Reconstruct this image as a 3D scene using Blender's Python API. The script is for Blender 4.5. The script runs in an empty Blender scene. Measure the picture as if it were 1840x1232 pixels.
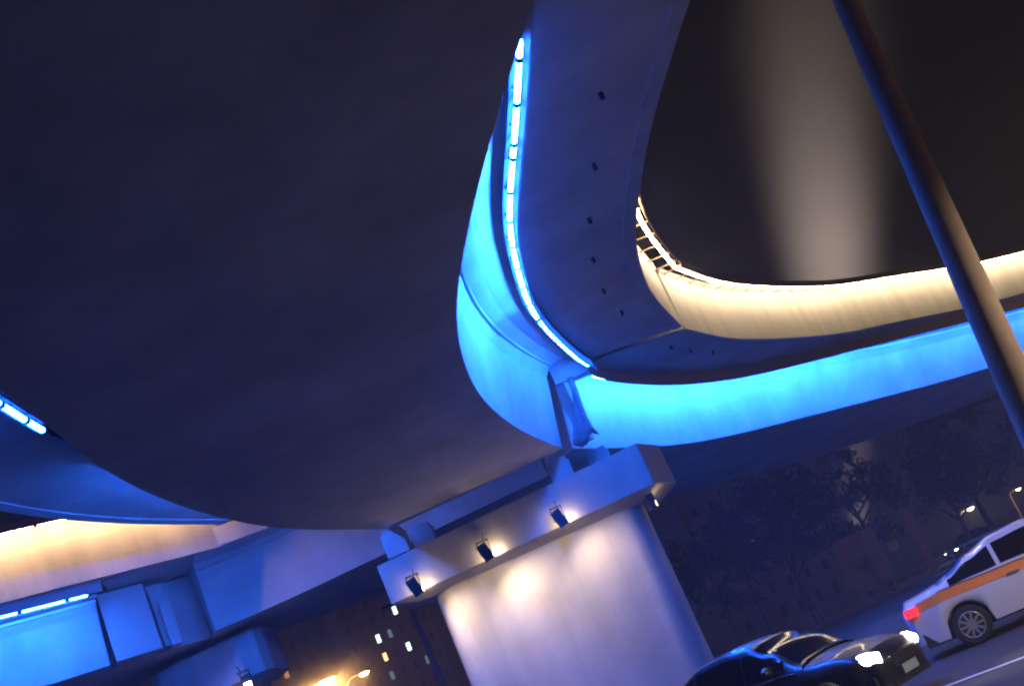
import bpy, math, random
from mathutils import Vector, Matrix
random.seed(7)
R = math.radians
sc = bpy.context.scene
COL = sc.collection

# ------------------------------------------------------------------ camera
cam_d = bpy.data.cameras.new('camera')
cam = bpy.data.objects.new('camera', cam_d)
COL.objects.link(cam)
cam_d.sensor_width = 36.0
cam_d.lens = 2200 / 1840 * 36.0
cam_d.clip_start = 0.05
cam_d.clip_end = 2000
pitch, roll = math.atan(635 / 2200), R(24)
Fw = Vector((0, math.cos(pitch), math.sin(pitch)))
Uv = Vector((0, -math.sin(pitch), math.cos(pitch)))
Rv = Vector((1, 0, 0))
Xc = math.cos(roll) * Rv - math.sin(roll) * Uv
Yc = math.sin(roll) * Rv + math.cos(roll) * Uv
Zc = -Fw
cam.matrix_world = Matrix(((Xc.x, Yc.x, Zc.x, 0), (Xc.y, Yc.y, Zc.y, 0), (Xc.z, Yc.z, Zc.z, 1.7), (0, 0, 0, 1)))
sc.camera = cam

# ------------------------------------------------------------------ night sky, exposure
w = bpy.data.worlds.new("World")
sc.world = w
w.use_nodes = True
wn = w.node_tree.nodes
bg = wn['Background']
bg.inputs['Color'].default_value = (0.62, 0.62, 1.0, 1)
bg.inputs['Strength'].default_value = 0.0065
sc.view_settings.view_transform = 'Standard'
sc.view_settings.look = 'None'
sc.view_settings.exposure = 0
sc.view_settings.gamma = 1
sc.cycles.use_denoising = True
sc.cycles.filter_width = 2.2
sc.cycles.sample_clamp_indirect = 4
sc.cycles.max_bounces = 6

BLUE = (0.012, 0.120, 1.0)
WARM = (1.0, 0.78, 0.50)
FLOOD = (1.0, 0.72, 0.41)

# ------------------------------------------------------------------ materials
def mat(name, col=(0.5, 0.5, 0.5), rough=0.6, metal=0.0, var=0.0, scale=3.0, bump=0.0, bscale=40.0, emit=None, estr=0.0,
        spec=0.5, stain=0.0, coat=0.0):
    m = bpy.data.materials.new(name)
    m.use_nodes = True
    nt = m.node_tree
    b = nt.nodes['Principled BSDF']
    b.inputs['Base Color'].default_value = (*col, 1)
    b.inputs['Roughness'].default_value = rough
    b.inputs['Metallic'].default_value = metal
    b.inputs['Specular IOR Level'].default_value = spec
    if coat: b.inputs['Coat Weight'].default_value = coat
    if emit:
        b.inputs['Emission Color'].default_value = (*emit, 1)
        b.inputs['Emission Strength'].default_value = estr
    if var or bump or stain:
        tc = nt.nodes.new('ShaderNodeTexCoord')
        src = None
        if var:
            n = nt.nodes.new('ShaderNodeTexNoise')
            n.inputs['Scale'].default_value = scale
            n.inputs['Detail'].default_value = 8
            n.inputs['Roughness'].default_value = 0.65
            nt.links.new(tc.outputs['Object'], n.inputs['Vector'])
            r = nt.nodes.new('ShaderNodeValToRGB')
            r.color_ramp.elements[0].position = 0.3
            r.color_ramp.elements[1].position = 0.7
            r.color_ramp.elements[0].color = (*[c * (1 - var) for c in col], 1)
            r.color_ramp.elements[1].color = (*[min(1, c * (1 + var)) for c in col], 1)
            nt.links.new(n.outputs['Fac'], r.inputs['Fac'])
            src = r.outputs['Color']
        if stain:
            mp = nt.nodes.new('ShaderNodeMapping')
            mp.inputs['Scale'].default_value = (2.2, 2.2, 0.16)
            nt.links.new(tc.outputs['Object'], mp.inputs['Vector'])
            n2 = nt.nodes.new('ShaderNodeTexNoise')
            n2.inputs['Scale'].default_value = 1.0
            n2.inputs['Detail'].default_value = 6
            nt.links.new(mp.outputs['Vector'], n2.inputs['Vector'])
            r2 = nt.nodes.new('ShaderNodeMapRange')
            r2.inputs['From Min'].default_value = 0.35
            r2.inputs['From Max'].default_value = 0.7
            r2.inputs['To Min'].default_value = 1.0
            r2.inputs['To Max'].default_value = 1 - stain
            nt.links.new(n2.outputs['Fac'], r2.inputs['Value'])
            mx = nt.nodes.new('ShaderNodeMix')
            mx.data_type = 'RGBA'
            mx.blend_type = 'MULTIPLY'
            mx.inputs['Factor'].default_value = 1
            if src: nt.links.new(src, mx.inputs['A'])
            else: mx.inputs['A'].default_value = (*col, 1)
            nt.links.new(r2.outputs['Result'], mx.inputs['B'])
            src = mx.outputs['Result']
        if src: nt.links.new(src, b.inputs['Base Color'])
        if bump:
            nb = nt.nodes.new('ShaderNodeTexNoise')
            nb.inputs['Scale'].default_value = bscale
            nb.inputs['Detail'].default_value = 5
            nt.links.new(tc.outputs['Object'], nb.inputs['Vector'])
            bp = nt.nodes.new('ShaderNodeBump')
            bp.inputs['Strength'].default_value = bump
            bp.inputs['Distance'].default_value = 0.02
            nt.links.new(nb.outputs['Fac'], bp.inputs['Height'])
            nt.links.new(bp.outputs['Normal'], b.inputs['Normal'])
    return m

M = {}
M['concrete'] = mat('girder_concrete', (0.50, 0.49, 0.46), 0.8, var=0.24, scale=0.4, bump=0.25, bscale=9, stain=0.06)
M['facia'] = mat('painted_parapet_concrete', (0.5, 0.47, 0.42), 0.75, var=0.08, scale=1.4, stain=0.2)
M['pier'] = mat('pier_concrete', (0.44, 0.42, 0.40), 0.75, var=0.08, scale=1.6, bump=0.15, bscale=14, stain=0.18)
M['tray'] = mat('light_tray_metal', (0.008, 0.008, 0.009), 0.7, spec=0.1)
M['lip'] = mat('tray_lip', (0.36, 0.36, 0.38), 0.6)
M['diffuser'] = mat('diffuser_lip', (0.04, 0.04, 0.045), 0.6)  # lip added translucent to spread blue glow on the cantilever
_nt = M['diffuser'].node_tree
_tl = _nt.nodes.new('ShaderNodeBsdfTranslucent'); _tl.inputs['Color'].default_value = (0.7, 0.7, 0.75, 1)
_ad = _nt.nodes.new('ShaderNodeMixShader'); _ad.inputs['Fac'].default_value = 0.85
_nt.links.new(_nt.nodes['Principled BSDF'].outputs[0], _ad.inputs[1]); _nt.links.new(_tl.outputs[0], _ad.inputs[2])
_nt.links.new(_ad.outputs[0], _nt.nodes['Material Output'].inputs['Surface'])
M['flap'] = mat('weathered_flap', (0.22, 0.22, 0.24), 0.6, var=0.3, scale=5)
M['dark'] = mat('dark_rubber', (0.02, 0.02, 0.022), 0.7)
M['rail'] = mat('rusty_brown_rail', (0.32, 0.20, 0.13), 0.6, var=0.2, scale=6)
M['tube_blue'] = mat('blue_tube_light', (0.8, 0.8, 0.8), 0.4, emit=BLUE, estr=820)
M['tube_blue_hidden'] = mat('blue_tube_light_deep', (0.8, 0.8, 0.8), 0.4, emit=BLUE, estr=520)
M['tube_blue_dim'] = mat('blue_tube_light_dim', (0.8, 0.8, 0.8), 0.4, emit=BLUE, estr=480)
M['tube_blue_outer'] = mat('blue_tube_light_outer', (0.8, 0.8, 0.8), 0.4, emit=BLUE, estr=150)
M['tube_warm'] = mat('warm_tube_light', (0.8, 0.8, 0.8), 0.4, emit=WARM, estr=62)
M['tube_warm_fill'] = mat('warm_fill_tube', (0.8, 0.8, 0.8), 0.4, emit=(1.0, 0.62, 0.32), estr=85)  # added tubes, in place of an unseen street lamp's light
M['lens'] = mat('flood_lens', (0.9, 0.9, 0.9), 0.2, emit=FLOOD, estr=25)
M['housing'] = mat('flood_housing', (0.06, 0.065, 0.08), 0.4, metal=0.4)
M['asphalt'] = mat('asphalt', (0.06, 0.053, 0.047), 0.9, spec=0.2, var=0.25, scale=8, bump=0.3, bscale=120)
M['earth'] = mat('dark_ground', (0.05, 0.048, 0.045), 0.9, var=0.3, scale=0.6)
M['paint'] = mat('road_paint', (0.7, 0.68, 0.62), 0.6, var=0.15, scale=12)
M['kerb'] = mat('kerb_stone', (0.3, 0.28, 0.26), 0.8, var=0.15, scale=5)
M['pole'] = mat('pole_paint', (0.34, 0.28, 0.24), 0.85, spec=0.15, var=0.1, scale=5)
M['bark'] = mat('bark', (0.07, 0.05, 0.035), 0.9, var=0.3, scale=10)
M['leaf'] = mat('leaves', (0.045, 0.06, 0.035), 0.6, var=0.4, scale=0.8)
M['tower'] = mat('tower_wall', (0.10, 0.095, 0.09), 0.8, var=0.1, scale=0.5)
M['glass'] = mat('dark_window_glass', (0.006, 0.007, 0.01), 0.12, spec=0.25)
M['win_cool'] = mat('lit_window_cool', (0.5, 0.5, 0.5), 0.3, emit=(0.6, 0.9, 0.85), estr=4)
M['win_dim'] = mat('lit_window_dim', (0.5, 0.5, 0.5), 0.3, emit=(0.3, 0.6, 0.6), estr=0.35)
M['win_warm'] = mat('lit_window_warm', (0.5, 0.5, 0.5), 0.3, emit=(1, 0.62, 0.25), estr=2.5)
M['win_amber'] = mat('lit_window_amber', (0.5, 0.5, 0.5), 0.3, emit=(1, 0.4, 0.12), estr=0.7)
M['thinpole'] = mat('brown_pole_paint', (0.45, 0.29, 0.2), 0.7)
M['sodium'] = mat('sodium_lamp_glass', (0.8, 0.8, 0.8), 0.3, emit=(1, 0.55, 0.18), estr=30)
M['lampwhite'] = mat('white_lamp_glass', (0.8, 0.8, 0.8), 0.3, emit=(1, 0.95, 0.7), estr=16)
M['lampyellow'] = mat('yellow_lamp_glass', (0.8, 0.8, 0.8), 0.3, emit=(1, 0.72, 0.2), estr=8)

# ------------------------------------------------------------------ helpers
def tag(o, label=None, cat=None, group=None, kind=None):
    if label: o['label'] = label
    if cat: o['category'] = cat
    if group: o['group'] = group
    if kind: o['kind'] = kind
    return o

def empty(name, loc=(0, 0, 0), rz=0, label=None, cat=None, group=None):
    o = bpy.data.objects.new(name, None)
    COL.objects.link(o)
    o.location = loc
    o.rotation_euler = (0, 0, rz)
    return tag(o, label, cat, group)

class MB:
    def __init__(s):
        s.v, s.f, s.sm = [], [], []
    def add(s, vs, fs, smooth=False):
        o = len(s.v)
        s.v += [tuple(p) for p in vs]
        s.f += [tuple(i + o for i in f) for f in fs]
        s.sm += [smooth] * len(fs)
        return s
    def box(s, c, d, rot=None):
        x, y, z = d[0] / 2, d[1] / 2, d[2] / 2
        vs = [Vector(p) for p in ((-x, -y, -z), (x, -y, -z), (x, y, -z), (-x, y, -z), (-x, -y, z), (x, -y, z), (x, y, z), (-x, y, z))]
        if rot is not None: vs = [rot @ p for p in vs]
        c = Vector(c)
        return s.add([c + p for p in vs], [(0, 3, 2, 1), (4, 5, 6, 7), (0, 1, 5, 4), (1, 2, 6, 5), (2, 3, 7, 6), (3, 0, 4, 7)])
    def tube(s, pts, radii, n=10, caps=True, smooth=True):
        pts = [Vector(p) for p in pts]
        if not hasattr(radii, '__len__'): radii = [radii] * len(pts)
        rings = []
        for i, p in enumerate(pts):
            t = (pts[min(i + 1, len(pts) - 1)] - pts[max(i - 1, 0)]).normalized()
            u = t.cross(Vector((0, 0, 1)))
            if u.length < 1e-3: u = t.cross(Vector((0, 1, 0)))
            u.normalize()
            vv = u.cross(t)
            rings.append([p + radii[i] * (math.cos(2 * math.pi * k / n) * u + math.sin(2 * math.pi * k / n) * vv) for k in range(n)])
        o = [q for r in rings for q in r]
        fs = [(i * n + k, i * n + (k + 1) % n, (i + 1) * n + (k + 1) % n, (i + 1) * n + k) for i in range(len(pts) - 1) for k in range(n)]
        s.add(o, fs, smooth)
        if caps:
            s.add(rings[0], [tuple(range(n))])
            s.add(rings[-1], [tuple(reversed(range(n)))])
        return s
    def prism(s, poly, z0, z1, smooth=False):
        n = len(poly)
        vs = [(p[0], p[1], z0) for p in poly] + [(p[0], p[1], z1) for p in poly]
        s.add(vs, [(k, (k + 1) % n, n + (k + 1) % n, n + k) for k in range(n)], smooth)
        s.add(vs, [tuple(reversed(range(n))), tuple(range(n, 2 * n))])
        return s
    def loft(s, guides, closed=True, caps=True, smooth=True):
        m, n = len(guides), len(guides[0])
        vs = [p for g in guides for p in g]
        rng = range(m) if closed else range(m - 1)
        for a in rng:
            b = (a + 1) % m
            base = [guides[a][i] for i in range(n)] + [guides[b][i] for i in range(n)]
            s.add(base, [(i, i + 1, n + i + 1, n + i) for i in range(n - 1)], smooth)
        if closed and caps:
            s.add([g[0] for g in guides], [tuple(range(m))])
            s.add([g[-1] for g in guides], [tuple(reversed(range(m)))])
        return s
    def build(s, name, material, parent=None, loc=None):
        me = bpy.data.meshes.new(name)
        me.from_pydata(s.v, [], s.f)
        me.polygons.foreach_set('use_smooth', s.sm)
        me.materials.append(material)
        me.update()
        o = bpy.data.objects.new(name, me)
        COL.objects.link(o)
        if parent: o.parent = parent
        if loc: o.location = loc
        return o

def spline(pts, n):
    """Catmull-Rom through 2-D plan points, resampled to n evenly spaced points."""
    P = [Vector((p[0], p[1], 0)) for p in pts]
    P = [2 * P[0] - P[1]] + P + [2 * P[-1] - P[-2]]
    dense = []
    for i in range(1, len(P) - 2):
        for k in range(24):
            t = k / 24
            a, b, c, d = P[i - 1], P[i], P[i + 1], P[i + 2]
            dense.append(0.5 * ((2 * b) + (c - a) * t + (2 * a - 5 * b + 4 * c - d) * t * t + (3 * b - a - 3 * c + d) * t ** 3))
    dense.append(P[-2])
    acc = [0]
    for i in range(1, len(dense)): acc.append(acc[-1] + (dense[i] - dense[i - 1]).length)
    out, j = [], 0
    for k in range(n):
        s = acc[-1] * k / (n - 1)
        while j < len(acc) - 2 and acc[j + 1] < s: j += 1
        t = (s - acc[j]) / max(1e-9, acc[j + 1] - acc[j])
        out.append(dense[j].lerp(dense[j + 1], t))
    return out

def smooth_line(g, k=3, it=6):
    g = [p.copy() for p in g]
    for _ in range(it):
        h = [p.copy() for p in g]
        for i in range(1, len(g) - 1): h[i] = (g[i - 1] + 2 * g[i] + g[i + 1]) / 4
        g = h
    return g

def at(g, z): return [Vector((p.x, p.y, z)) for p in g]
def mix(a, b, t): return [p.lerp(q, t) for p, q in zip(a, b)]
def off(g, d):
    """offset a plan line to its right by d"""
    out = []
    for i, p in enumerate(g):
        t = g[min(i + 1, len(g) - 1)] - g[max(i - 1, 0)]
        t.z = 0
        t.normalize()
        out.append(p + Vector((t.y, -t.x, 0)) * d)
    return out

def length(g): return sum((g[i + 1] - g[i]).length for i in range(len(g) - 1))
def along(g, s):
    for i in range(len(g) - 1):
        L = (g[i + 1] - g[i]).length
        if s <= L or i == len(g) - 2: return g[i].lerp(g[i + 1], min(1, max(0, s / max(L, 1e-9))))
        s -= L

def tubes(line, name, material, parent, a, b, pitch_, gap, r, steps=3, irregular=(), collars=0):
    s, k = a, 0
    while s < b - 0.2:
        L = pitch_ - gap
        if irregular and k in irregular: L *= 0.32
        e = min(s + L, b)
        m = MB().tube([along(line, s + (e - s) * q / steps) for q in range(steps + 1)], r, 8)
        m.build(name, material, parent)
        if k < collars:
            MB().tube([along(line, e - 0.01), along(line, e + gap + 0.01)], r * 1.15, 10).build('tube_holder', M['dark'], parent)
        s = e + gap
        k += 1

ZS, ZW, ZF, ZT = 7.7, 9.65, 9.8, 11.7      # soffit, cantilever root, cantilever edge, parapet top

# ------------------------------------------------------------------ ground, roads
g = MB().add([(-400, -150, 0), (400, -150, 0), (400, 700, 0), (-400, 700, 0)], [(0, 1, 2, 3)]).build('ground', M['earth'])
tag(g, kind='structure')
g = MB().add([(-120, -30, 0.004), (160, -30, 0.004), (160, 69, 0.004), (-120, 69, 0.004)], [(0, 1, 2, 3)]).build('road', M['asphalt'])
tag(g, kind='structure')
k = MB()
for i in range(7):
    x0 = -2 + i * 6.5
    k.add([(x0, 25.4, 0.008), (x0 + 3.2, 25.4, 0.008), (x0 + 3.2, 25.55, 0.008), (x0, 25.55, 0.008)], [(0, 1, 2, 3)])
d = Vector((0.83, -0.55, 0)); nn = Vector((0.55, 0.83, 0)) * 0.07
p0 = Vector((-6, 23.15, 0.008))
k.add([p0 - nn, p0 + d * 40 - nn, p0 + d * 40 + nn, p0 + nn], [(0, 1, 2, 3)])
k.build('lane_markings', M['paint'])['kind'] = 'structure'
k = MB().box((20, 69.15, 0.07), (280, 0.3, 0.14)).build('kerb', M['kerb'])
k['kind'] = 'structure'

# ------------------------------------------------------------------ curved ramp overhead
N = 90
b_sof_i = smooth_line(spline([(11, -2.6), (8.2, -0.3), (6.0, 2.0), (4.3, 4.4), (3.0, 6.8), (2.05, 9.0), (1.52, 10.37), (1.12, 11.5), (0.76, 12.67), (0.34, 14.08), (-0.13, 15.85), (-0.55, 17.7), (-0.88, 20.28), (-0.98, 23.79), (-0.6, 27.96), (0.08, 31.86)], N))
b_led_i = smooth_line(spline([(13.5, -0.4), (10.3, 1.7), (7.9, 3.8), (6.0, 6), (4.3, 8.0), (2.95, 10.2), (2.0, 12.3), (1.81, 13.3), (1.65, 14.4), (1.43, 15.92), (1.13, 17.75), (0.82, 19.85), (0.69, 22.43), (0.7, 25.08), (0.98, 27.77), (1.48, 31.01), (1.75, 32.0)], N))
b_fac_i = smooth_line(spline([(15, 2.0), (11.8, 4), (9.4, 6), (7.6, 8.1), (6.2, 10.3), (5.3, 12.2), (4.65, 14), (4.2, 15.68), (3.96, 17.11), (3.67, 18.8), (3.44, 20.92), (3.29, 23.03), (3.25, 24.99), (3.56, 28.65), (4.5, 33.3)], N))
b_sof_o = smooth_line(spline([(9.5, -6.3), (6, -4), (2.7, -1.4), (0.1, 1.2), (-2.1, 4), (-3.8, 7), (-5.0, 10), (-5.75, 13), (-6.1, 15.19), (-6.55, 17.82), (-6.78, 21.05), (-6.73, 23.82), (-6.36, 27.3), (-5.02, 32.37)], N))
b_led_o = smooth_line(spline([(8.6, -7.8), (5.1, -5.4), (1.8, -2.7), (-0.9, 0), (-3.2, 3.1), (-5, 6.3), (-6.2, 9.5), (-7.0, 12.7), (-7.5, 15.5), (-7.87, 18.23), (-8.09, 20.13), (-8.15, 22), (-8.0, 24.6), (-7.6, 28), (-6.6, 32.4)], N))
b_fac_o = smooth_line(spline([(7.2, -10.3), (3.4, -7.6), (-0.4, -4.4), (-3.4, -1.2), (-5.9, 2.6), (-7.9, 6.5), (-9.2, 10.2), (-10.1, 14), (-10.7, 18), (-11.0, 21), (-10.96, 23.79), (-10.7, 26.5), (-10.08, 29.51), (-9.23, 32.55)], N))

def web_profile(sof, led, z0=9.45, z1=9.45):
    """web, bead, ceiling strip to the light tray: plan lines between soffit edge and tray"""
    def lift(t, dz):
        g = mix(sof, led, t)
        n_ = len(g)
        out = []
        for i, p in enumerate(g):
            u = i / (n_ - 1)
            za = z0 + (z1 - z0) * (max(0, (u - 0.6) / 0.4) ** 1.3 if z1 >= z0 else 1 - max(0, 1 - u / 0.4) ** 1.5 if False else min(1, u / 0.35))
            out.append(Vector((p.x, p.y, za + dz)))
        return out
    return [at(sof, ZS), lift(0.24, -0.28), lift(0.25, -0.25), lift(0.36, 0), lift(0.365, -0.04), lift(0.395, -0.04), lift(0.40, 0.04), lift(0.60, 0.06), at(mix(sof, led, 0.84), 9.66), at(led, ZW)]

def flat_girder(prof_near, fac_near, prof_far, fac_far):
    ring = list(prof_near) + [at(fac_near, ZF - 0.02), at(fac_near, ZF + 0.55), at(fac_far, ZF + 0.55), at(fac_far, ZF - 0.02)] + list(reversed(prof_far))
    m = MB()
    n = len(ring)
    for a in range(n):
        gA, gB = ring[a], ring[(a + 1) % n]
        m.add(gA + gB, [(i, i + 1, len(gA) + i + 1, len(gA) + i) for i in range(len(gA) - 1)], True)
    m.add([q[0] for q in ring], [tuple(range(n))])
    m.add([q[-1] for q in ring], [tuple(reversed(range(n)))])
    return m

def parapet(line, thick, z0, z1, side=1):
    """wall standing on a cantilever edge, outer face on the line"""
    a = off(line, 0.03 * side)
    c = off(line, -thick * side)
    m = MB()
    ring = [at(a, z0), at(a, z1 - 0.16), at(off(line, 0.09 * side), z1 - 0.12), at(off(line, 0.09 * side), z1), at(c, z1), at(c, z0)]
    n = len(ring)
    for q in range(n):
        gA, gB = ring[q], ring[(q + 1) % n]
        m.add(gA + gB, [(i, i + 1, len(gA) + i + 1, len(gA) + i) for i in range(len(gA) - 1)], False)
    m.add([q[0] for q in ring], [tuple(range(n))])
    m.add([q[-1] for q in ring], [tuple(reversed(range(n)))])
    return m

def tray(led, drop_out, drop_in, side=1, wid=0.13):
    """light tray under the cantilever: top plate with an outer and an inner lip"""
    o1, o0 = off(led, 0.085 * side), off(led, 0.055 * side)
    i1, i0 = off(led, -wid * side), off(led, (-wid + 0.03) * side)
    zt = ZW - 0.12
    m = MB()
    lip = MB().loft([at(o0, zt + 0.17), at(o1, zt + 0.17), at(o1, zt - drop_out), at(o0, zt - drop_out)], True, True, False)
    for ring in ([at(o0, zt), at(o0, zt - 0.02), at(i1, zt - 0.02), at(i1, zt)], [at(i1, zt - 0.025), at(i0, zt - 0.025), at(i0, zt - drop_in), at(i1, zt - drop_in)]):
        m.loft(ring, True, True, False)
    # brackets across the tray
    L = length(led)
    s = 0.5
    while s < L:
        p, q = along(i1, s), along(o0, s)
        m.box(((p.x + q.x) / 2, (p.y + q.y) / 2, zt - 0.045), ((p - q).length, 0.03, 0.03), Matrix.Rotation(math.atan2(q.y - p.y, q.x - p.x), 3, 'Z'))
        s += 1.06
    return m, lip

ramp = empty('curved_ramp', (0, 20, 0), 0, 'wide dark box-girder ramp sweeping overhead with a row of glowing blue tubes under its edge', 'elevated ramp')
def bp(mb, name, m, par=None):
    o = mb.build(name, m, par)
    return o
def to_parent(o, par):
    o.parent = par
    o.matrix_parent_inverse = Matrix.Translation(-par.location)
    return o

to_parent(flat_girder(web_profile(b_sof_i, b_led_i, 9.47, 9.92), b_fac_i, web_profile(b_sof_o, b_led_o), b_fac_o).build('girder', M['concrete']), ramp)
to_parent(parapet(b_fac_i, 0.25, ZF - 0.06, ZT).build('parapet', M['facia']), ramp)
to_parent(parapet(b_fac_o, 0.25, ZF - 0.06, ZT, -1).build('parapet', M['facia']), ramp)

def light_strip(root, led, side, spec, drop_out=0.26, drop_in=0.06, zt=9.40, lip_m='diffuser'):
    tr_, lp_ = tray(led, drop_out, drop_in, side)
    st = to_parent(tr_.build('light_strip', M['tray']), root)
    lp_.build('lip', M[lip_m], st)
    ln = at(off(led, -0.03 * side), zt)
    for a, b, mname, r, pt, irr in spec:
        L = length(ln)
        n0 = len(bpy.data.objects)
        tubes(ln, 'light_tube', M[mname], st, a * L, b * L, pt, 0.12 if pt > 0.6 else 0.08, r, irregular=irr, collars=40)
    return st
def frac_at_y(g, y):
    s_ = 0
    for p, q in zip(g, g[1:]):
        if p.y >= y: break
        s_ += (q - p).length
    return s_ / length(g)
light_strip(ramp, b_led_i, 1, [(frac_at_y(b_led_i, 14.0), 0.835, 'tube_blue', 0.039, 1.2, (0, 3)), (0.84, 0.995, 'tube_blue_dim', 0.032, 0.4, ())])
light_strip(ramp, b_led_o, -1, [(0.30, 0.725, 'tube_blue_outer', 0.05, 1.06, ()), (0.80, 0.99, 'tube_blue_dim', 0.05, 1.06, ())], drop_out=0.12)

# drain pipes under the cantilever
def pipe(root, p, r=0.04, h=0.11):
    m = MB().tube([(p[0], p[1], p[2] + 0.1), (p[0], p[1], p[2] - h)], r, 10)
    to_parent(m.build('drain_pipe', M['dark']), root)
for p in [(2.79, 17.19), (2.54, 19.7), (2.31, 22.09), (2.26, 24.41), (2.4, 26.82), (2.78, 29.15)]:
    pipe(ramp, (p[0], p[1], 9.72))
# closing diaphragm at the joint
m = MB()
m.box((-2.4, 32.0, 8.35), (4.9, 0.3, 1.2), Matrix.Rotation(R(-5), 3, 'Z'))
to_parent(m.build('end_diaphragm', M['concrete']), ramp)

# ------------------------------------------------------------------ ramp curving away to the right
rg = empty('merging_ramp', (10, 45, 0), 0, 'ramp curving off to the right with cream lit parapet above a bright blue side', 'elevated ramp')
r_sof_n = smooth_line(spline([(0.34, 32.5), (1.6, 35.4), (3.2, 38.77), (5.33, 42.13), (10.35, 47.51), (16.68, 54.01), (21.72, 58.13), (30, 64.5), (46, 76)], N))
r_led_n = smooth_line(spline([(1.55, 32.3), (1.83, 33.51), (4.11, 38.26), (6.91, 42.16), (11.09, 45.84), (18.54, 52.06), (21.68, 54.61), (30, 61.0), (46.5, 73)], N))
r_fac_n = smooth_line(spline([(4.62, 33.7), (6.69, 38.18), (10.9, 44.12), (13.65, 46.77), (18.43, 51.36), (21.42, 53.6), (30, 59.8), (47, 72)], N))
r_sof_f = smooth_line(spline([(-4.5, 44.9), (2.82, 50.04), (9.23, 59.08), (14.88, 64.55), (24, 71), (40, 82)], N))
r_led_f = off(r_sof_f, -1.3)
r_fac_f = off(r_sof_f, -3.2)
to_parent(flat_girder(web_profile(r_sof_n, r_led_n, 9.95, 9.55), r_fac_n, web_profile(r_sof_f, r_led_f), r_fac_f).build('girder', M['concrete']), rg)
to_parent(parapet(r_fac_n, 0.25, ZF - 0.06, ZT).build('parapet', M['facia']), rg)
to_parent(parapet(r_fac_f, 0.25, ZF - 0.06, ZT, -1).build('parapet', M['facia']), rg)
light_strip(rg, r_led_n, 1, [(0.01, 0.98, 'tube_blue_hidden', 0.05, 1.3, ())], drop_out=0.26, lip_m='lip')
for s in (1.8, 3.4, 5.2):
    p = along(mix(r_fac_n, r_led_n, 0.35), s)
    pipe(rg, (p.x, p.y, 9.72))

def top_lights(root, fac, side, spec, z=ZT - 0.28, rail=True):
    """cornice tray with warm tubes washing the parapet face"""
    m = MB()
    o1, o0, i0 = off(fac, 0.74 * side), off(fac, 0.70 * side), off(fac, 0.06 * side)
    m.loft([at(o0, z + 0.16), at(o1, z + 0.16), at(o1, z - 0.06), at(o0, z - 0.06)], True, True, False)
    L, s = length(fac), 0.3
    while s < L:
        p, q = along(i0, s), along(o0, s)
        m.box(((p.x + q.x) / 2, (p.y + q.y) / 2, z + 0.1), ((p - q).length, 0.03, 0.03), Matrix.Rotation(math.atan2(q.y - p.y, q.x - p.x), 3, 'Z'))
        s += 1.1
    st = to_parent(m.build('light_strip', M['rail']), root)
    ln = at(off(fac, 0.56 * side), z)
    for a, b, mname, r, pt in spec:
        tubes(ln, 'light_tube', M[mname], st, a * L, b * L, pt, 0.1, r, collars=14)
top_lights(rg, r_fac_n, 1, [(0.0, 0.98, 'tube_warm', 0.045, 1.3)])
top_lights(ramp, b_fac_i[58:], 1, [(0.30, 1.0, 'tube_warm', 0.045, 1.3)])

# torn flap and end block at the joint
m = MB()
m.prism([(0.62, 32.22), (1.62, 32.22), (1.62, 32.75), (0.8, 32.75)], 9.42, 9.98)
m.prism([(0.58, 32.45), (0.84, 32.3), (0.98, 32.6), (0.7, 32.75)], 7.72, 9.5)
to_parent(m.build('end_block', M['concrete']), rg)
rows, cols = 9, 6
vs = []
for i in range(rows):
    t = i / (rows - 1)
    for j in range(cols):
        u = j / (cols - 1)
        wv = 0.10 + 0.62 * t ** 1.6
        x = 1.02 - 0.38 * t + (u - 0.3) * wv + 0.05 * math.sin(5 * t + 7 * u)
        y = 32.05 - 0.22 * math.sin(u * 9 + t * 2) * (0.3 + t) * 0.5
        z = 9.42 - 1.75 * t - 0.12 * math.sin(u * 6) * t
        vs.append((x, y, z))
fs = [(i * cols + j, i * cols + j + 1, (i + 1) * cols + j + 1, (i + 1) * cols + j) for i in range(rows - 1) for j in range(cols - 1)]
fl = to_parent(MB().add(vs, fs, True).build('joint_flap', M['flap']), rg)
so = fl.modifiers.new('thickness', 'SOLIDIFY'); so.thickness = 0.02

# ------------------------------------------------------------------ viaduct behind, two spans
vd = empty('viaduct_span', (-7, 38, 0), 0, 'dim blue viaduct span passing behind the lamp-lit pier', 'viaduct')
d_sof_n = spline([(-11.45, 35.9), (-9.11, 36.06), (-5.76, 35.62), (-3, 35.2), (-0.6, 34.9)], 30)
d_led_n = spline([(-11.2, 35.15), (-10.13, 35.6), (-8.4, 35.75), (-5.8, 35.25), (-3, 34.9), (-0.6, 34.6)], 30)
d_fac_n = spline([(-10.9, 34.6), (-9.6, 35.15), (-8.2, 35.4), (-5.8, 34.9), (-3, 34.5), (-0.6, 34.2)], 30)
d_sof_f = spline([(-13.4, 39.9), (-11.46, 40.92), (-7.7, 43.18), (-4.8, 44.7)], 30)
d_led_f, d_fac_f = off(d_sof_f, -1.0), off(d_sof_f, -2.0)
to_parent(flat_girder(web_profile(d_sof_n, d_led_n), d_fac_n, web_profile(d_sof_f, d_led_f), d_fac_f).build('girder', M['concrete']), vd)
to_parent(parapet(spline([(-8.95, 35.6), (-8.0, 35.5), (-5.8, 34.9), (-3, 34.5), (-0.6, 34.2)], 30), 0.25, ZF - 0.06, ZT - 1.25).build('parapet', M['facia']), vd)

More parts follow.
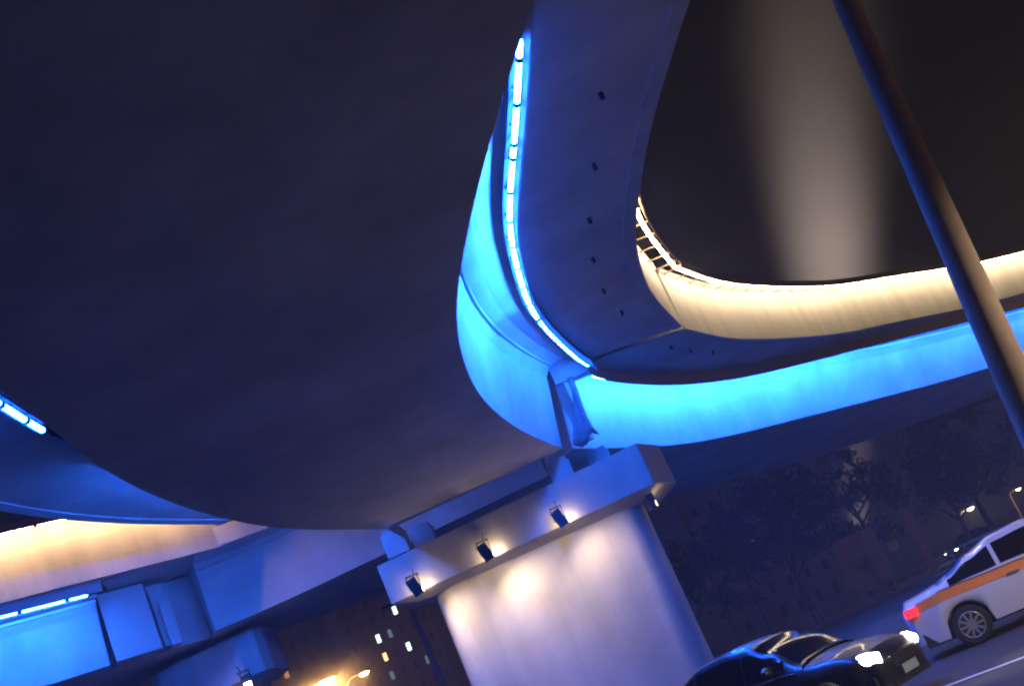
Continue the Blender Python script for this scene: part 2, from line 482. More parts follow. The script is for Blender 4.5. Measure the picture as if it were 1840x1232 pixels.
vc = empty('viaduct_span', (-16, 32, 0), 0, 'viaduct span at left edge with tan parapet and glowing cyan side', 'viaduct')
c_sof_n = spline([(-24, 24.5), (-19.5, 28.8), (-15.28, 32.83), (-13.95, 33.96)], 30)
c_led_n = spline([(-23, 22.9), (-18.6, 27.2), (-14.99, 30.85), (-13.1, 32.85)], 30)
c_fac_n = spline([(-22.8, 22.7), (-18.4, 27.0), (-14.82, 30.64), (-13.7, 31.62), (-11.68, 33.6), (-10.6, 34.62), (-10.15, 35.02)], 30)
c_sof_f = off(c_sof_n, -6)
c_led_f, c_fac_f = off(c_sof_n, -7), off(c_sof_n, -8.5)
c_fac_g = off(c_led_n, 0.22)
to_parent(flat_girder(web_profile(c_sof_n, c_led_n), c_fac_g, web_profile(c_sof_f, c_led_f), c_fac_f).build('girder', M['concrete']), vc)
to_parent(parapet(c_fac_n, 0.25, ZF - 0.06, ZT).build('parapet', M['facia']), vc)
light_strip(vc, c_led_n, 1, [(0.1, 0.97, 'tube_blue_hidden', 0.058, 1.3, ())], drop_out=0.07, zt=9.5, lip_m='lip')
top_lights(vc, c_fac_n, 1, [(0.05, 0.505, 'tube_warm', 0.045, 1.3), (0.56, 0.99, 'tube_warm_fill', 0.045, 1.3)], rail=False)  # the second run is added fill for the tan parapet
m = MB()
m.prism([(-13.75, 34.0), (-12.75, 34.95), (-12.85, 35.3), (-14.2, 35.0)], 7.72, 9.7)
m.prism([(-14.4, 34.7), (-11.9, 36.9), (-13.6, 40.3), (-18.8, 38.8)], 7.74, 9.74)
m.prism([(-12.75, 35.2), (-12.4, 35.5), (-12.5, 35.8), (-12.85, 35.5)], 7.76, 9.6)
m.box((-12.55, 35.5, 8.35), (0.3, 0.6, 1.3), Matrix.Rotation(R(30), 3, 'Z'))
to_parent(m.build('end_block', M['concrete']), vc)
m = MB().prism([(-13.1, 33.0), (-11.66, 33.72), (-9.75, 35.45), (-10.3, 36.6), (-14.0, 36.0)], 9.76, 10.3)
to_parent(m.build('deck_edge', M['concrete']), vc)

# ------------------------------------------------------------------ piers
def rounded(x0, x1, y0, y1, r, n=8):
    out = []
    for cx, cy, a0 in ((x1 - r, y0 + r, -90), (x1 - r, y1 - r, 0), (x0 + r, y1 - r, 90), (x0 + r, y0 + r, 180)):
        for k in range(n + 1):
            a = R(a0 + 90 * k / n)
            out.append((cx + r * math.cos(a), cy + r * math.sin(a)))
    return out

def make_pier(root, cx, cap_poly, zc0, zc1, col):
    m = MB()
    m.prism(col, 0, zc0 + 0.1, True)
    to_parent(m.build('column', M['pier']), root)
    m = MB()
    n = len(cap_poly)
    # cap with slightly tilted top and a chamfered underside
    c0 = Vector((sum(p[0] for p in cap_poly) / n, sum(p[1] for p in cap_poly) / n, 0))
    low = [(c0.x + (p[0] - c0.x) * 0.86, c0.y + (p[1] - c0.y) * 0.62, zc0 - 0.16) for p in cap_poly]
    bot = [(p[0], p[1], zc0 + (p[0] - cap_poly[0][0]) * 0.012) for p in cap_poly]
    top = [(p[0], p[1], zc1 + 0.035 * (p[0] - cap_poly[0][0]) if p[0] < -0.5 else zc1 + 0.18) for p in cap_poly]
    rings = [low, bot, top]
    for a in range(2):
        m.add(rings[a] + rings[a + 1], [(k, (k + 1) % n, n + (k + 1) % n, n + k) for k in range(n)])
    m.add(low, [tuple(reversed(range(n)))])
    m.add(top, [tuple(range(n))])
    cap = to_parent(m.build('cap', M['pier']), root)
    bv = cap.modifiers.new('bevel', 'BEVEL'); bv.width = 0.05; bv.segments = 2; bv.limit_method = 'ANGLE'; bv.angle_limit = R(30)
    return cap

pier = empty('bridge_pier', (-1.6, 33.2, 0), 0, 'broad pale pier with flared cap lit by small floodlights', 'bridge pier')
make_pier(pier, -1.6, [(-5.6, 31.8), (1.9, 31.8), (2.55, 33.6), (2.3, 34.9), (-5.6, 34.6)], 5.78, 6.83, rounded(-4.62, 1.46, 32.35, 34.2, 0.7))
for x, y, h in ((-5.0, 32.5, 0.6), (-0.2, 32.45, 0.5), (0.9, 33.4, 0.5), (-4.4, 33.6, 0.6)):
    m = MB().box((x, y, 6.95 + h / 2), (0.62, 0.62, h))
    m.box((x, y, 7.0 + h), (0.5, 0.5, 0.14))
    to_parent(m.build('bearing', M['pier']), pier)

pier2 = empty('bridge_pier', (-12.4, 38, 0), 0, 'second pier with blue lit cap below the viaduct joint at bottom left', 'bridge pier')
make_pier(pier2, -12.4, [(-14.3, 37.3), (-13.9, 37), (-10.75, 37), (-10.6, 37.4), (-10.7, 39.4), (-14.2, 39.4)], 6.15, 7.4, rounded(-13.7, -11.2, 37.5, 39.0, 0.5))
for x in (-13.4, -11.9):
    to_parent(MB().box((x, 38, 7.5), (0.6, 0.6, 0.35)).build('bearing', M['pier']), pier2)

# floodlights under the caps
def floodlight(x, y, z, label, yaw=0, watts=70, lens_dir=1, spin=0.0, grp='floodlights under the pier cap'):
    t = empty('floodlight', (x, y, z), yaw, label, 'floodlight', grp)
    rot = Matrix.Rotation(spin, 3, 'Y')
    h = MB().box((0, 0, -0.02), (0.27, 0.16, 0.46), rot)
    for k in range(5): h.box(rot @ Vector((0, -0.09, -0.18 + k * 0.08)), (0.25, 0.03, 0.02), rot)
    h.build('housing', M['housing'], t)
    b = MB()
    b.box((-0.15, 0.06, 0.12), (0.02, 0.05, 0.4)); b.box((0.15, 0.06, 0.12), (0.02, 0.05, 0.4)); b.box((0, 0.2, 0.30), (0.32, 0.26, 0.03))
    b.tube([(0.02, 0.32, 0.3), (0.05, 0.38, 0.5)], 0.015, 6)
    b.build('bracket', M['housing'], t)
    l = MB().box((0, 0.09, -0.12), (0.22, 0.015, 0.2), rot)
    l.build('lens', M['lens'], t)
    ld = bpy.data.lights.new('flood_glow', 'POINT')
    ld.energy = watts * 0.08; ld.color = FLOOD; ld.shadow_soft_size = 0.05
    lo = bpy.data.objects.new('flood_glow', ld)
    COL.objects.link(lo); lo.parent = t; lo.location = (0.24, 0.26, -0.1)
    ld = bpy.data.lights.new('flood_beam', 'SPOT')
    ld.energy = watts * 2.0; ld.color = FLOOD; ld.shadow_soft_size = 0.08; ld.spot_size = R(140); ld.spot_blend = 1.0
    lo = bpy.data.objects.new('flood_beam', ld)
    COL.objects.link(lo); lo.parent = t; lo.location = (0.16, 0.05, -0.34); lo.rotation_euler = Vector((0.6, 0.30, -1.3)).to_track_quat('-Z', 'Y').to_euler()
    return t
for x, z, lab, wt in ((-4.8, 5.9, 'floodlight on the cap corner nearest the thin pole', 190), (-2.79, 5.97, 'floodlight hung mid-way along the pier cap edge', 200), (-0.71, 6.0, 'floodlight at the blue patch of the pier cap', 130)):
    floodlight(x, 31.38, z, lab, 0, wt, 1, R(-14))
floodlight(1.62, 32.3, 5.58, 'floodlight seen as a bright dot under the cap end on the road side', R(-70), 14)
floodlight(-11.3, 36.75, 6.05, 'glaring floodlight on the second pier cap', R(180), 45, grp='floodlights under the second cap')

# ------------------------------------------------------------------ poles
t = empty('lamp_post', (4.36, 13, 0), 0, 'tall tapering steel lamp post leaning in front of the cream parapet', 'lamp post')
m = MB()
zz = [0, 0.02, 0.35, 0.4, 2.8, 5.2, 7.6, 11.2]
rr = [0.3, 0.3, 0.3, 0.205, 0.195, 0.165, 0.135, 0.085]
m.tube([(0.1 * z, 0, z) for z in zz], rr, 18)
m.build('pole', M['pole'], t)
m = MB().tube([(1.12, 0, 11.1), (1.6, 0, 11.5), (2.6, 0, 11.65), (3.3, 0, 11.65)], [0.06, 0.05, 0.045, 0.04], 10)
m.build('arm', M['pole'], t)
h = MB().box((3.6, 0, 11.65), (0.8, 0.3, 0.14)); h.build('lamp_head', M['housing'], t)
l = MB().box((3.6, 0, 11.565), (0.6, 0.22, 0.02)); l.build('lens', M['glass'], t)

def street_lamp(x, y, h, label, arm=1.6, glass='sodium', watts=0, rpole=0.08, grp=None, cat='street lamp', col=(1, 0.55, 0.18), spot=0, head=(0.75, 0.32, 0.16)):
    t = empty('street_lamp', (x, y, 0), 0, label, cat, grp)
    MB().tube([(0, 0, 0), (0, 0, 0.8), (0, 0, h - 0.2)], [rpole * 1.6, rpole * 1.3, rpole * 0.8], 10).build('pole', M['pole'], t)
    MB().tube([(0, 0, h - 0.25), (arm * 0.3, 0, h + 0.05), (arm, 0, h + 0.12)], rpole * 0.6, 8).build('arm', M['pole'], t)
    MB().box((arm + 0.2, 0, h + 0.14), head).build('lamp_head', M['housing'], t)
    MB().tube([(arm + 0.2, 0, h + 0.06), (arm + 0.2, 0, h - 0.02), (arm + 0.2, 0, h - 0.16)], [head[0] * .42, head[0] * .4, head[0] * .22], 12).build('lens', M[glass], t)
    if watts:
        ld = bpy.data.lights.new('street_glow', 'SPOT' if spot else 'POINT'); ld.energy = watts
        if spot: ld.spot_size = R(spot); ld.spot_blend = 0.25
        ld.energy = watts; ld.color = col; ld.shadow_soft_size = 0.2
        lo = bpy.data.objects.new('street_glow', ld); COL.objects.link(lo); lo.parent = t; lo.location = (arm + 0.2, -0.1, h - 0.4)
    return t
street_lamp(-23.6, 90, 10.1, 'orange street lamp far off at the bottom with the widest glow', 1.2, watts=5000, head=(1.6, 0.6, 0.2))
street_lamp(-20.9, 90, 9.5, 'smaller orange street lamp up and right of the wide glowing one', 1.2, watts=300, head=(0.95, 0.4, 0.16))
street_lamp(40.0, 150, 3.5, 'white greenish lamp shining above the distant parked car', 1.3, 'lampwhite', 900, col=(1, 0.8, 0.5), head=(1.1, 0.4, 0.16))
street_lamp(46.4, 150, 3.3, 'pair of small yellow lights at the right edge', 1.0, 'lampyellow', 200, head=(0.8, 0.4, 0.16))

street_lamp(13.7, 10, 9.0, 'street lamp over the near road well to the right', -2.0, watts=4600, col=(1, 0.74, 0.5), spot=132)
street_lamp(46.0, 66, 9.2, 'street lamp over the far kerb well to the right', -2.0, watts=3000, col=(1, 0.6, 0.3))

tp = empty('street_lamp', (-7.15, 45, 0), 0, 'thin brown lamp post between the lit pier and the tower windows', 'street lamp')
MB().tube([(0, 0, 0), (0, 0, 0.9), (0, 0, 1.0), (-0.15, 0, 6.9)], [0.22, 0.2, 0.16, 0.13], 12).build('pole', M['thinpole'], tp)
MB().tube([(-0.15, 0, 6.88), (-0.2, 0, 7.3), (-0.7, 0, 7.45)], [0.08, 0.06, 0.05], 8).build('arm', M['pole'], tp)
MB().box((-0.9, 0, 7.45), (0.5, 0.24, 0.1)).build('lamp_head', M['housing'], tp)

# ------------------------------------------------------------------ cars
M['black_paint'] = mat('black_car_paint', (0.012, 0.013, 0.018), 0.38, coat=0.25)
M['white_paint'] = mat('white_car_paint', (0.58, 0.60, 0.66), 0.35, coat=0.6)
M['far_paint'] = mat('grey_car_paint', (0.05, 0.05, 0.055), 0.35, coat=0.8)
M['orange_paint'] = mat('orange_stripe', (0.85, 0.26, 0.04), 0.4)
M['tyre'] = mat('tyre', (0.015, 0.015, 0.016), 0.8)
M['rim'] = mat('rim', (0.35, 0.36, 0.38), 0.35, metal=0.8)
M['headlight'] = mat('headlight_lit', (0.9, 0.9, 0.9), 0.2, emit=(1, 0.95, 0.85), estr=40)
M['tail'] = mat('tail_light_lit', (0.5, 0.02, 0.02), 0.3, emit=(1, 0.03, 0.04), estr=1.6)
M['chrome'] = mat('chrome', (0.7, 0.7, 0.72), 0.15, metal=1.0)
M['amber'] = mat('amber_light', (0.8, 0.3, 0.05), 0.3, emit=(1, 0.35, 0.05), estr=2)
M['plate'] = mat('number_plate', (0.3, 0.4, 0.5), 0.4)

def lerp_tab(tab, x):
    if x <= tab[0][0]: return tab[0][1]
    for (a, va), (b, vb) in zip(tab, tab[1:]):
        if x <= b:
            t = (x - a) / (b - a)
            t = t * t * (3 - 2 * t)
            return va + (vb - va) * t
    return tab[-1][1]

def sedan(name, loc, yaw, paint, label, stripe=False, lights=False, tail=False):
    """origin on the ground under the middle; +x is the nose"""
    t = empty(name, loc, yaw, label, 'car')
    HW = 0.9
    width = [(-2.3, 0.60), (-2.2, 0.76), (-1.6, 0.88), (0, 0.9), (1.4, 0.88), (1.9, 0.82), (2.18, 0.70), (2.27, 0.60), (2.3, 0.46)]
    shoulder = [(-2.3, 0.80), (-2.2, 0.93), (-1.6, 0.97), (-0.5, 0.94), (0.8, 0.90), (1.7, 0.80), (2.12, 0.72), (2.24, 0.64), (2.3, 0.54)]
    hoodz = [(-2.3, 0.86), (-2.22, 1.0), (-1.55, 1.06), (0, 1.0), (0.9, 0.99), (1.6, 0.91), (2.1, 0.79), (2.24, 0.70), (2.3, 0.58)]
    axles, ra = (-1.38, 1.36), 0.37
    def low(x):
        z = 0.24 if -2.0 < x < 2.0 else 0.3
        for a in axles:
            dx = abs(x - a)
            if dx < ra: z = max(z, 0.31 + math.sqrt(ra * ra - dx * dx))
        return z
    n = 110
    rows = []
    for i in range(n + 1):
        x = -2.3 + 4.6 * i / n
        wd, zs_, zh, zl = lerp_tab(width, x), lerp_tab(shoulder, x), lerp_tab(hoodz, x), low(x)
        side = [(wd * 0.955, zl), (wd, max(zl + 0.03, 0.55)), (wd * 0.985, max(zl + 0.06, 0.55 + 0.6 * (zs_ - 0.55))), (wd * 0.95, max(zs_, zl + 0.08)), (wd * 0.80, max(zs_, zl + 0.08) + (zh - zs_) * 0.6), (wd * 0.4, zh), (0, zh + 0.01)]
        rows.append([(x, -y, z) for y, z in side] + [(x, y, z) for y, z in reversed(side[:-1])])
    m = MB()
    k = len(rows[0])
    vs = [p for r in rows for p in r]
    m.add(vs, [(i * k + j, (i + 1) * k + j, (i + 1) * k + j + 1, i * k + j + 1) for i in range(n) for j in range(k - 1)], True)
    for r, rv in ((rows[0], False), (rows[-1], True)):
        idx = tuple(range(k))
        m.add(r, [idx if rv else tuple(reversed(idx))])
    # roof and pillars
    roof = [(-1.75, 1.04), (-1.4, 1.13), (-1.0, 1.29), (-0.5, 1.42), (0, 1.45), (0.4, 1.41), (0.75, 1.25), (1.25, 0.97)]
    rw = [(-1.75, 0.70), (-1.15, 0.62), (-0.5, 0.62), (0.2, 0.62), (0.75, 0.66), (1.25, 0.74)]
    nr = 40
    rr_ = []
    for i in range(nr + 1):
        x = -1.75 + 3.0 * i / nr
        zr, hw = lerp_tab(roof, x), lerp_tab(rw, x)
        zb = lerp_tab(shoulder, x) - 0.01
        wb = 0.83
        rr_.append([(x, -wb, zb), (x, -(wb * .35 + hw * .65) , zb + 0.68 * (zr - zb)), (x, -hw, zr - 0.05 * (zr > zb + .1)), (x, -hw * .8, zr), (x, 0, zr + 0.025), (x, hw * .8, zr), (x, hw, zr - 0.05 * (zr > zb + .1)), (x, (wb * .35 + hw * .65), zb + 0.68 * (zr - zb)), (x, wb, zb)])
    kk = len(rr_[0])
    m.add([p for r in rr_ for p in r], [(i * kk + j, (i + 1) * kk + j, (i + 1) * kk + j + 1, i * kk + j + 1) for i in range(nr) for j in range(kk - 1)], True)
    body = m.build('body', M[paint], t)
    # underbody
    MB().box((0, 0, 0.33), (4.3, 1.5, 0.24)).build('underbody', M['dark'], t)
    # side windows follow the pillar surface
    def wall_pt(x, s, f):
        zr, hw, zb, wb = lerp_tab(roof, x), lerp_tab(rw, x), lerp_tab(shoulder, x) - 0.01, 0.83
        A, B, C_ = Vector((x, wb, zb)), Vector((x, wb * .35 + hw * .65, zb + 0.68 * (zr - zb))), Vector((x, hw, zr - 0.05))
        p = A.lerp(B, f / 0.7) if f < 0.7 else B.lerp(C_, (f - 0.7) / 0.3)
        return Vector((p.x, s * (p.y + 0.008), p.z + 0.003))
    for s in (-1, 1):
        for x0, x1 in ((-1.42, -0.62), (-0.55, 0.28), (0.33, 0.98)):
            g_ = MB()
            nx = 10
            lo_, hi_ = [], []
            for i in range(nx + 1):
                x = x0 + (x1 - x0) * i / nx
                lo_.append(wall_pt(x, s, 0.12)); hi_.append(wall_pt(x, s, 0.9))
            midr = [wall_pt(x0 + (x1 - x0) * i / nx, s, 0.7) for i in range(nx + 1)]
            for a_, b_ in ((lo_, midr), (midr, hi_)):
                f_ = [(i, i + 1, nx + 2 + i, nx + 1 + i) for i in range(nx)]
                if s > 0: f_ = [tuple(reversed(q)) for q in f_]
                g_.add(a_ + b_, f_, True)
            g_.build('window', M['glass'], t)
    # windscreen and rear window: proud of the roof skin
    for nm, xa, xb in (('windscreen', 0.52, 1.18), ('rear_window', -1.62, -0.98)):
        g_ = MB()
        nx, ny = 6, 6
        vs = []
        for i in range(nx + 1):
            x = xa + (xb - xa) * i / nx
            for j in range(ny + 1):
                u = -1 + 2 * j / ny
                hw = lerp_tab(rw, x) * 0.9
                zr = lerp_tab(roof, x)
                vs.append((x + (0.012 if xa > 0 else -0.012), u * hw, zr + 0.025 * (1 - abs(u)) + 0.012 - 0.03 * max(0, abs(u) - .88) / .12))
        g_.add(vs, [(i * (ny + 1) + j, (i + 1) * (ny + 1) + j, (i + 1) * (ny + 1) + j + 1, i * (ny + 1) + j + 1) for i in range(nx) for j in range(ny)], True)
        g_.build(nm, M['glass'], t)
    # wheels
    for a in axles:
        for s in (-1, 1):
            ty = MB().tube([(a, s * 0.66, 0.31), (a, s * 0.68, 0.31), (a, s * 0.85, 0.31), (a, s * 0.87, 0.31)], [0.27, 0.31, 0.31, 0.28], 28)
            wo = ty.build('wheel', M['tyre'], t)
            rm = MB()
            for q in range(10):
                an = 2 * math.pi * q / 10
                rm.box((a + 0.11 * math.cos(an), s * 0.878, 0.31 + 0.11 * math.sin(an)), (0.18, 0.02, 0.04), Matrix.Rotation(-an, 3, 'Y'))
            rm.tube([(a + 0.2 * math.cos(2 * math.pi * q / 24), s * 0.872, 0.31 + 0.2 * math.sin(2 * math.pi * q / 24)) for q in range(25)], 0.015, 6, False)
            rm.tube([(a, s * 0.86, 0.31), (a, s * 0.89, 0.31)], 0.05, 12)
            rm.build('rim', M['rim'], wo)
    # lamps, mirrors, bumpers, plate
    for s in (-1, 1):
        hl = MB().tube([(2.0, s * 0.64, 0.665), (2.13, s * 0.61, 0.655), (2.255, s * 0.53, 0.64)], [0.10, 0.105, 0.07], 16)
        hl.build('headlight', M['headlight'] if lights else M['chrome'], t)
        tl = MB().box((-2.13, s * 0.70, 0.83), (0.20, 0.22, 0.14), Matrix.Rotation(R(s * 22), 3, 'Z'))
        tl.build('tail_light', M['tail'] if tail else M['chrome'], t)
        mr = MB().tube([(0.80, s * 0.84, 0.99), (0.82, s * 0.90, 1.0), (0.82, s * 1.0, 1.01), (0.82, s * 1.06, 1.0)], [0.02, 0.075, 0.085, 0.05], 10)
        mr.build('mirror', M[paint], t)
        hd = MB()
        for hx in (-0.45, 0.42): hd.box((hx, s * 0.898, 0.80), (0.2, 0.03, 0.03))
        hd.build('door_handle', M['chrome'], t)
    gr = MB()
    for q in range(5): gr.box((2.305 - 0.004 * q, 0, 0.46 + q * 0.035), (0.05, 0.78, 0.016))
    gr.build('grille', M['chrome'], t)
    MB().box((2.31, 0, 0.38), (0.02, 0.44, 0.12)).build('number_plate', M['plate'], t)
    MB().box((2.24, 0, 0.27), (0.12, 1.1, 0.09)).build('bumper', M['dark'], t)
    MB().box((-2.24, 0, 0.42), (0.12, 1.2, 0.16)).build('bumper', M[paint], t)
    MB().box((-2.312, 0, 0.70), (0.02, 0.44, 0.13)).build('number_plate', M['plate'], t)
    tr = MB()
    tr.tube([(x, -lerp_tab(width, x) * 0.955 - .004, lerp_tab(shoulder, x)) for x in [-1.7 + 0.15 * i for i in range(20)]], 0.012, 6)
    tr.tube([(x, lerp_tab(width, x) * 0.955 + .004, lerp_tab(shoulder, x)) for x in [-1.7 + 0.15 * i for i in range(20)]], 0.012, 6)
    tr.build('window_trim', M['chrome'], t)
    if stripe:
        for s in (-1, 1):
            g_ = MB()
            xs = [-2.05 + 0.1 * i for i in range(41)]
            a_ = [(x, s * (lerp_tab(width, x) * 0.985 + 0.006), 0.55 + 0.62 * (lerp_tab(shoulder, x) - 0.55)) for x in xs]
            b_ = [(x, s * (lerp_tab(width, x) * 0.952 + 0.008), lerp_tab(shoulder, x) - 0.01) for x in xs]
            f_ = [(i, i + 1, 41 + i + 1, 41 + i) for i in range(40)]
            if s > 0: f_ = [tuple(reversed(q)) for q in f_]
            g_.add(a_ + b_, f_, True)
            g_.build('stripe', M['orange_paint'], t)
    if lights:
        for s in (-1, 1):
            ld = bpy.data.lights.new('beam', 'SPOT'); ld.energy = 120; ld.color = (1, 0.93, 0.8); ld.spot_size = R(70); ld.spot_blend = 0.8; ld.shadow_soft_size = 0.08
            lo = bpy.data.objects.new('beam', ld); COL.objects.link(lo); lo.parent = t; lo.location = (2.33, s * 0.58, 0.65); lo.rotation_euler = (R(84), 0, R(-90))
    return t

sedan('taxi', (6.4, 21.1, 0.008), R(-14), 'white_paint', 'white taxi saloon with an orange stripe below its windows', True, False, True)
hx, hy = 0.78, -0.62
nose = Vector((2.98, 17.5, 0.008))
sedan('saloon_car', (nose.x - hx * 2.15, nose.y - hy * 2.15, 0.008), math.atan2(hy, hx), 'black_paint', 'black saloon with blazing headlights and blue reflections along its bonnet', False, True)
sedan('saloon_car', (24.5, 92, 0.004), R(205), 'far_paint', 'dark distant car with one bright headlight beyond the road fence', False, True)

# ------------------------------------------------------------------ beyond the road: fence, hoarding, trees, towers
fn = empty('road_fence', (25, 68.6, 0), 0, 'low grey metal rail fence along the far road edge', 'fence')
m = MB()
for z, h in ((0.95, 0.10), (0.45, 0.07)): m.box((0, 0, z), (60, 0.06, h))
m.build('rail', M['pole'], fn)
for i in range(31):
    MB().box((-30 + i * 2, 0.07, 0.52), (0.09, 0.07, 1.04)).build('post', M['pole'], fn)

M['hoard'] = mat('tan_board', (0.42, 0.29, 0.17), 0.7, var=0.2, scale=2)
M['yellowsign'] = mat('yellow_sign', (0.6, 0.5, 0.1), 0.5)
hb = empty('hoarding', (13.6, 74, 0), 0, 'tan hoarding board on posts behind the road fence', 'hoarding')
MB().box((0, 0, 2.35), (2.5, 0.12, 3.3)).build('board', M['hoard'], hb)
m = MB(); m.box((-1.0, 0.12, 1.3), (0.12, 0.1, 2.6)); m.build('post', M['pole'], hb)
m = MB(); m.box((1.0, 0.12, 1.3), (0.12, 0.1, 2.6)); m.build('post', M['pole'], hb)
sg = empty('road_sign', (15.4, 73.5, 0), 0, 'small yellow sign on a post beside the tan hoarding', 'road sign')
MB().tube([(0, 0, 0), (0, 0, 3.0)], 0.04, 8).build('post', M['pole'], sg)
MB().box((0, -0.06, 2.45), (0.6, 0.03, 0.6)).build('panel', M['yellowsign'], sg)
gp = empty('gate_post', (17.0, 74, 0), 0, 'reddish square post right of the hoarding', 'post')
MB().box((0, 0, 2.0), (0.45, 0.45, 4.0)).build('shaft', M['hoard'], gp)
MB().box((0, 0, 4.08), (0.6, 0.6, 0.16)).build('cap', M['hoard'], gp)

def make_tree_meshes(seed):
    rnd = random.Random(seed)
    tr = MB()
    tr.tube([(0, 0, 0), (0.05, 0, 1.5), (0.1, 0.05, 3.5), (0, 0.1, 6.0)], [0.22, 0.17, 0.13, 0.05], 8)
    tips = []
    for i in range(9):
        a = rnd.uniform(0, 6.28); z = rnd.uniform(2.2, 5); L = rnd.uniform(1.2, 2.8)
        e = (L * math.cos(a), L * math.sin(a), z + rnd.uniform(0.8, 2.2))
        tr.tube([(0.07, 0.03, z), (e[0] * .5, e[1] * .5, z + (e[2] - z) * .6), e], [0.08, 0.05, 0.02], 6)
        tips.append(e)
    tips += [(0, 0, 7.0), (0.4, 0.3, 6.2)]
    lf = MB()
    for e in tips:
        for _ in range(4):
            c = Vector(e) + Vector((rnd.gauss(0, .6), rnd.gauss(0, .6), rnd.gauss(0, .5)))
            rad = rnd.uniform(0.5, 1.0)
            for _ in range(55):
                d_ = Vector((rnd.gauss(0, 1), rnd.gauss(0, 1), rnd.gauss(0, .8))).normalized() * rad * rnd.uniform(.4, 1)
                p = c + d_
                u = Vector((rnd.gauss(0, 1), rnd.gauss(0, 1), rnd.gauss(0, 1))).normalized()
                v = u.cross(Vector((rnd.gauss(0, 1), rnd.gauss(0, 1), rnd.gauss(0, 1)))).normalized()
                s_ = rnd.uniform(.10, .2)
                lf.add([p - u * s_, p + v * s_ * .6, p + u * s_, p - v * s_ * .6], [(0, 1, 2, 3)])
    return tr, lf
protos = []
for sd in (1, 2, 3):
    tr, lf = make_tree_meshes(sd)
    t_ = empty('tree', (0, 0, 0))
    protos.append((t_, tr.build('trunk', M['bark'], t_), lf.build('crown', M['leaf'], t_)))
spots = [(3, 82, 1.25), (7.5, 79, 1.1), (11, 84, 1.35), (21.5, 81, 1.0), (15.6, 80, 1.2), (24.5, 86, 1.3), (29, 82, 1.15), (34, 88, 1.3), (52, 95, 1.5), (-3, 86, 1.2), (-34, 100, 1.2), (-28, 108, 1.3)]
for i, (x, y, s) in enumerate(spots):
    t_, a, b = protos[i % 3]
    if i >= 3:
        t2, a2, b2 = t_.copy(), a.copy(), b.copy()
        for o in (t2, a2, b2): COL.objects.link(o)
        a2.parent = t2; b2.parent = t2
        t_ = t2
    t_.location = (x, y, 0); t_.rotation_euler = (0, 0, i * 1.7); t_.scale = (s, s, s)
    tag(t_, 'dark leafy tree standing in the gloom beyond the road fence', 'tree', 'trees beyond the road')

def tower(x, y, w_, d_, h_, label, nx, nz, lit, yaw=0):
    t = empty('tower_block', (x, y, 0), yaw, label, 'building')
    MB().box((0, 0, h_ / 2), (w_, d_, h_)).build('wall', M['tower'], t)
    m = MB(); m.box((0, 0, h_ + 0.3), (w_ + 0.6, d_ + 0.6, 0.6)); m.box((w_ * .2, 0, h_ + 1.6), (w_ * .25, d_ * .4, 2.0)); m.build('roof', M['tower'], t)
    cw, ch = w_ / nx, h_ / nz
    for i in range(nx):
        for j in range(nz):
            mm = lit.get((i, j))
            MB().box((-w_ / 2 + (i + .5) * cw, -d_ / 2 - 0.02, (j + .5) * ch), (cw * .3, 0.06, ch * .42)).build('window', M[mm] if mm else M['glass'], t)
tower(-36, 200, 14, 12, 36, 'tall dark tower block with a few cool lit windows', 7, 12,
      {(2, 7): 'win_cool', (2, 6): 'win_warm', (4, 6): 'win_cool', (3, 7): 'win_dim', (2, 5): 'win_dim', (5, 5): 'win_dim', (4, 8): 'win_cool'})
tower(-60, 210, 20, 12, 34, 'low dark block with two amber windows', 8, 9, {(3, 7): 'win_warm', (5, 6): 'win_amber'})
tower(18, 160, 14, 12, 18, 'dark block behind the trees with two orange windows', 6, 6, {(2, 3): 'win_amber', (1, 3): 'win_amber'})

# ------------------------------------------------------------------ searchlight and scattering column, both added to form a pale streak
A = Vector((15.9, 90, 1.0)); Bv = Vector((32.4, 90, 44.0))
ax = (Bv - A).normalized()
sl = empty('streak_lamp', (A.x, A.y, 0), 0, 'searchlight added unseen behind the fence to light the pale streak', 'streak_lamp')  # made-up lamp, there only to light the streak column
MB().tube([(0, 0, 0), (0, 0, 0.06), (0, 0, 0.5)], [0.4, 0.4, 0.1], 14).build('stand', M['housing'], sl)
MB().tube([Vector((0, 0, 1.0)) - ax * 0.45, Vector((0, 0, 1.0)) + ax * 0.35], [0.38, 0.45], 20).build('drum', M['housing'], sl)
MB().tube([Vector((0, 0, 1.0)) + ax * 0.36, Vector((0, 0, 1.0)) + ax * 0.38], [0.40, 0.40], 20).build('lens', M['lampwhite'], sl)
ld = bpy.data.lights.new('streak_beam', 'SPOT'); ld.energy = 170000; ld.color = (1.0, 0.78, 0.66); ld.spot_size = R(25); ld.spot_blend = 1.0; ld.shadow_soft_size = 0.3
lo = bpy.data.objects.new('streak_beam', ld); COL.objects.link(lo); lo.parent = sl
lo.matrix_local = Matrix.Translation(Vector((0, 0, 1.0)) + ax * 0.6) @ ax.to_track_quat('-Z', 'Y').to_matrix().to_4x4()
import bmesh
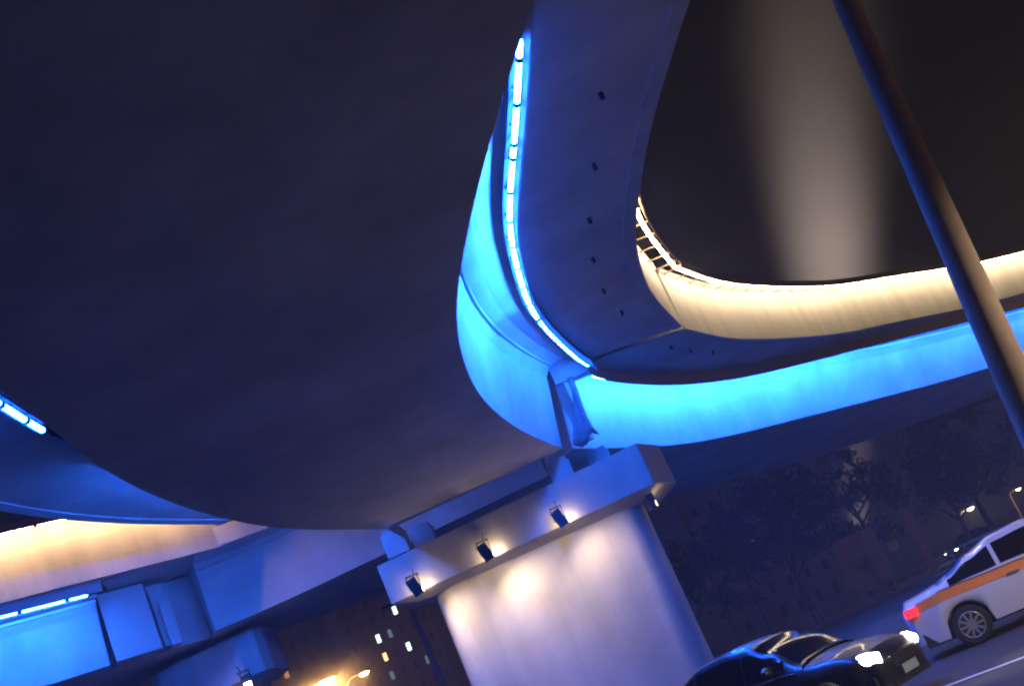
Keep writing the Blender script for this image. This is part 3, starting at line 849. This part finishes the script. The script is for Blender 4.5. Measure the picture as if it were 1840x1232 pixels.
def mist_mat(name, dens, rad, z0=None, z1=None, col=(0.9, 0.9, 0.9)):
    """soft-edged added haze: density falls off away from the local z axis (or the centre)"""
    hm = bpy.data.materials.new(name); hm.use_nodes = True
    nt = hm.node_tree; nt.nodes.clear()
    def math_(op, a=None, b=None, **kw):
        n = nt.nodes.new('ShaderNodeMath'); n.operation = op
        for k_, v_ in ((0, a), (1, b)):
            if v_ is None: continue
            if isinstance(v_, (int, float)): n.inputs[k_].default_value = v_
            else: nt.links.new(v_, n.inputs[k_])
        return n.outputs[0]
    ov = nt.nodes.new('ShaderNodeOutputMaterial'); pv = nt.nodes.new('ShaderNodeVolumePrincipled')
    pv.inputs['Color'].default_value = (*col, 1)
    tc = nt.nodes.new('ShaderNodeTexCoord'); sx = nt.nodes.new('ShaderNodeSeparateXYZ')
    nt.links.new(tc.outputs['Object'], sx.inputs[0])
    r2 = math_('ADD', math_('MULTIPLY', sx.outputs[0], sx.outputs[0]), math_('MULTIPLY', sx.outputs[1], sx.outputs[1]))
    if z0 is None: r2 = math_('ADD', r2, math_('MULTIPLY', sx.outputs[2], sx.outputs[2]))
    fall = math_('EXPONENT', math_('MULTIPLY', r2, -1.0 / (rad * rad)))
    d_ = math_('MULTIPLY', fall, dens)
    if z0 is not None:
        mr_ = nt.nodes.new('ShaderNodeMapRange'); mr_.interpolation_type = 'SMOOTHSTEP'
        mr_.inputs['From Min'].default_value = z0; mr_.inputs['From Max'].default_value = z1
        nt.links.new(sx.outputs[2], mr_.inputs['Value'])
        d_ = math_('MULTIPLY', d_, mr_.outputs['Result'])
    nt.links.new(d_, pv.inputs['Density'])
    nt.links.new(pv.outputs['Volume'], ov.inputs['Volume'])
    return hm
def closed(mb, name, m):
    o = mb.build(name, m)
    bm = bmesh.new(); bm.from_mesh(o.data)
    bmesh.ops.remove_doubles(bm, verts=bm.verts, dist=1e-4)
    bmesh.ops.recalc_face_normals(bm, faces=bm.faces)
    bm.to_mesh(o.data); bm.free()
    return tag(o, kind='stuff')
shaft = closed(MB().tube([(0, 0, 3), (0, 0, 72)], [11, 11], 24), 'added_mist', mist_mat('streak_mist', 0.075, 3.3, 15, 28))  # made-up column, soft-edged to form the pale streak in the sky
shaft.matrix_world = Matrix.Translation(A) @ ax.to_track_quat('Z', 'Y').to_matrix().to_4x4()
bm_ = MB(); n_ = 12
bm_.tube([(0, 0, 5.5 * math.sin(R(a_))) for a_ in range(-80, 81, 20)], [5.5 * math.cos(R(a_)) for a_ in range(-80, 81, 20)], 16)
halo = closed(bm_, 'added_mist', mist_mat('lamp_halo_mist', 0.05, 2.2, col=(1, 0.9, 0.8)))  # added sphere stands in for bloom around the street lamp
halo.location = (-22.2, 89.8, 9.4)

hz = bpy.data.materials.new('haze_air'); hz.use_nodes = True  # thin air haze, added for halos round the lit tubes and lamps
nt = hz.node_tree; nt.nodes.clear()
ov = nt.nodes.new('ShaderNodeOutputMaterial'); pv = nt.nodes.new('ShaderNodeVolumePrincipled')
pv.inputs['Color'].default_value = (0.9, 0.9, 0.92, 1); pv.inputs['Density'].default_value = 0.0018
nt.links.new(pv.outputs['Volume'], ov.inputs['Volume'])
hb_ = MB().box((0, 110, 22), (300, 260, 46)).build('haze', hz)
tag(hb_, kind='stuff')
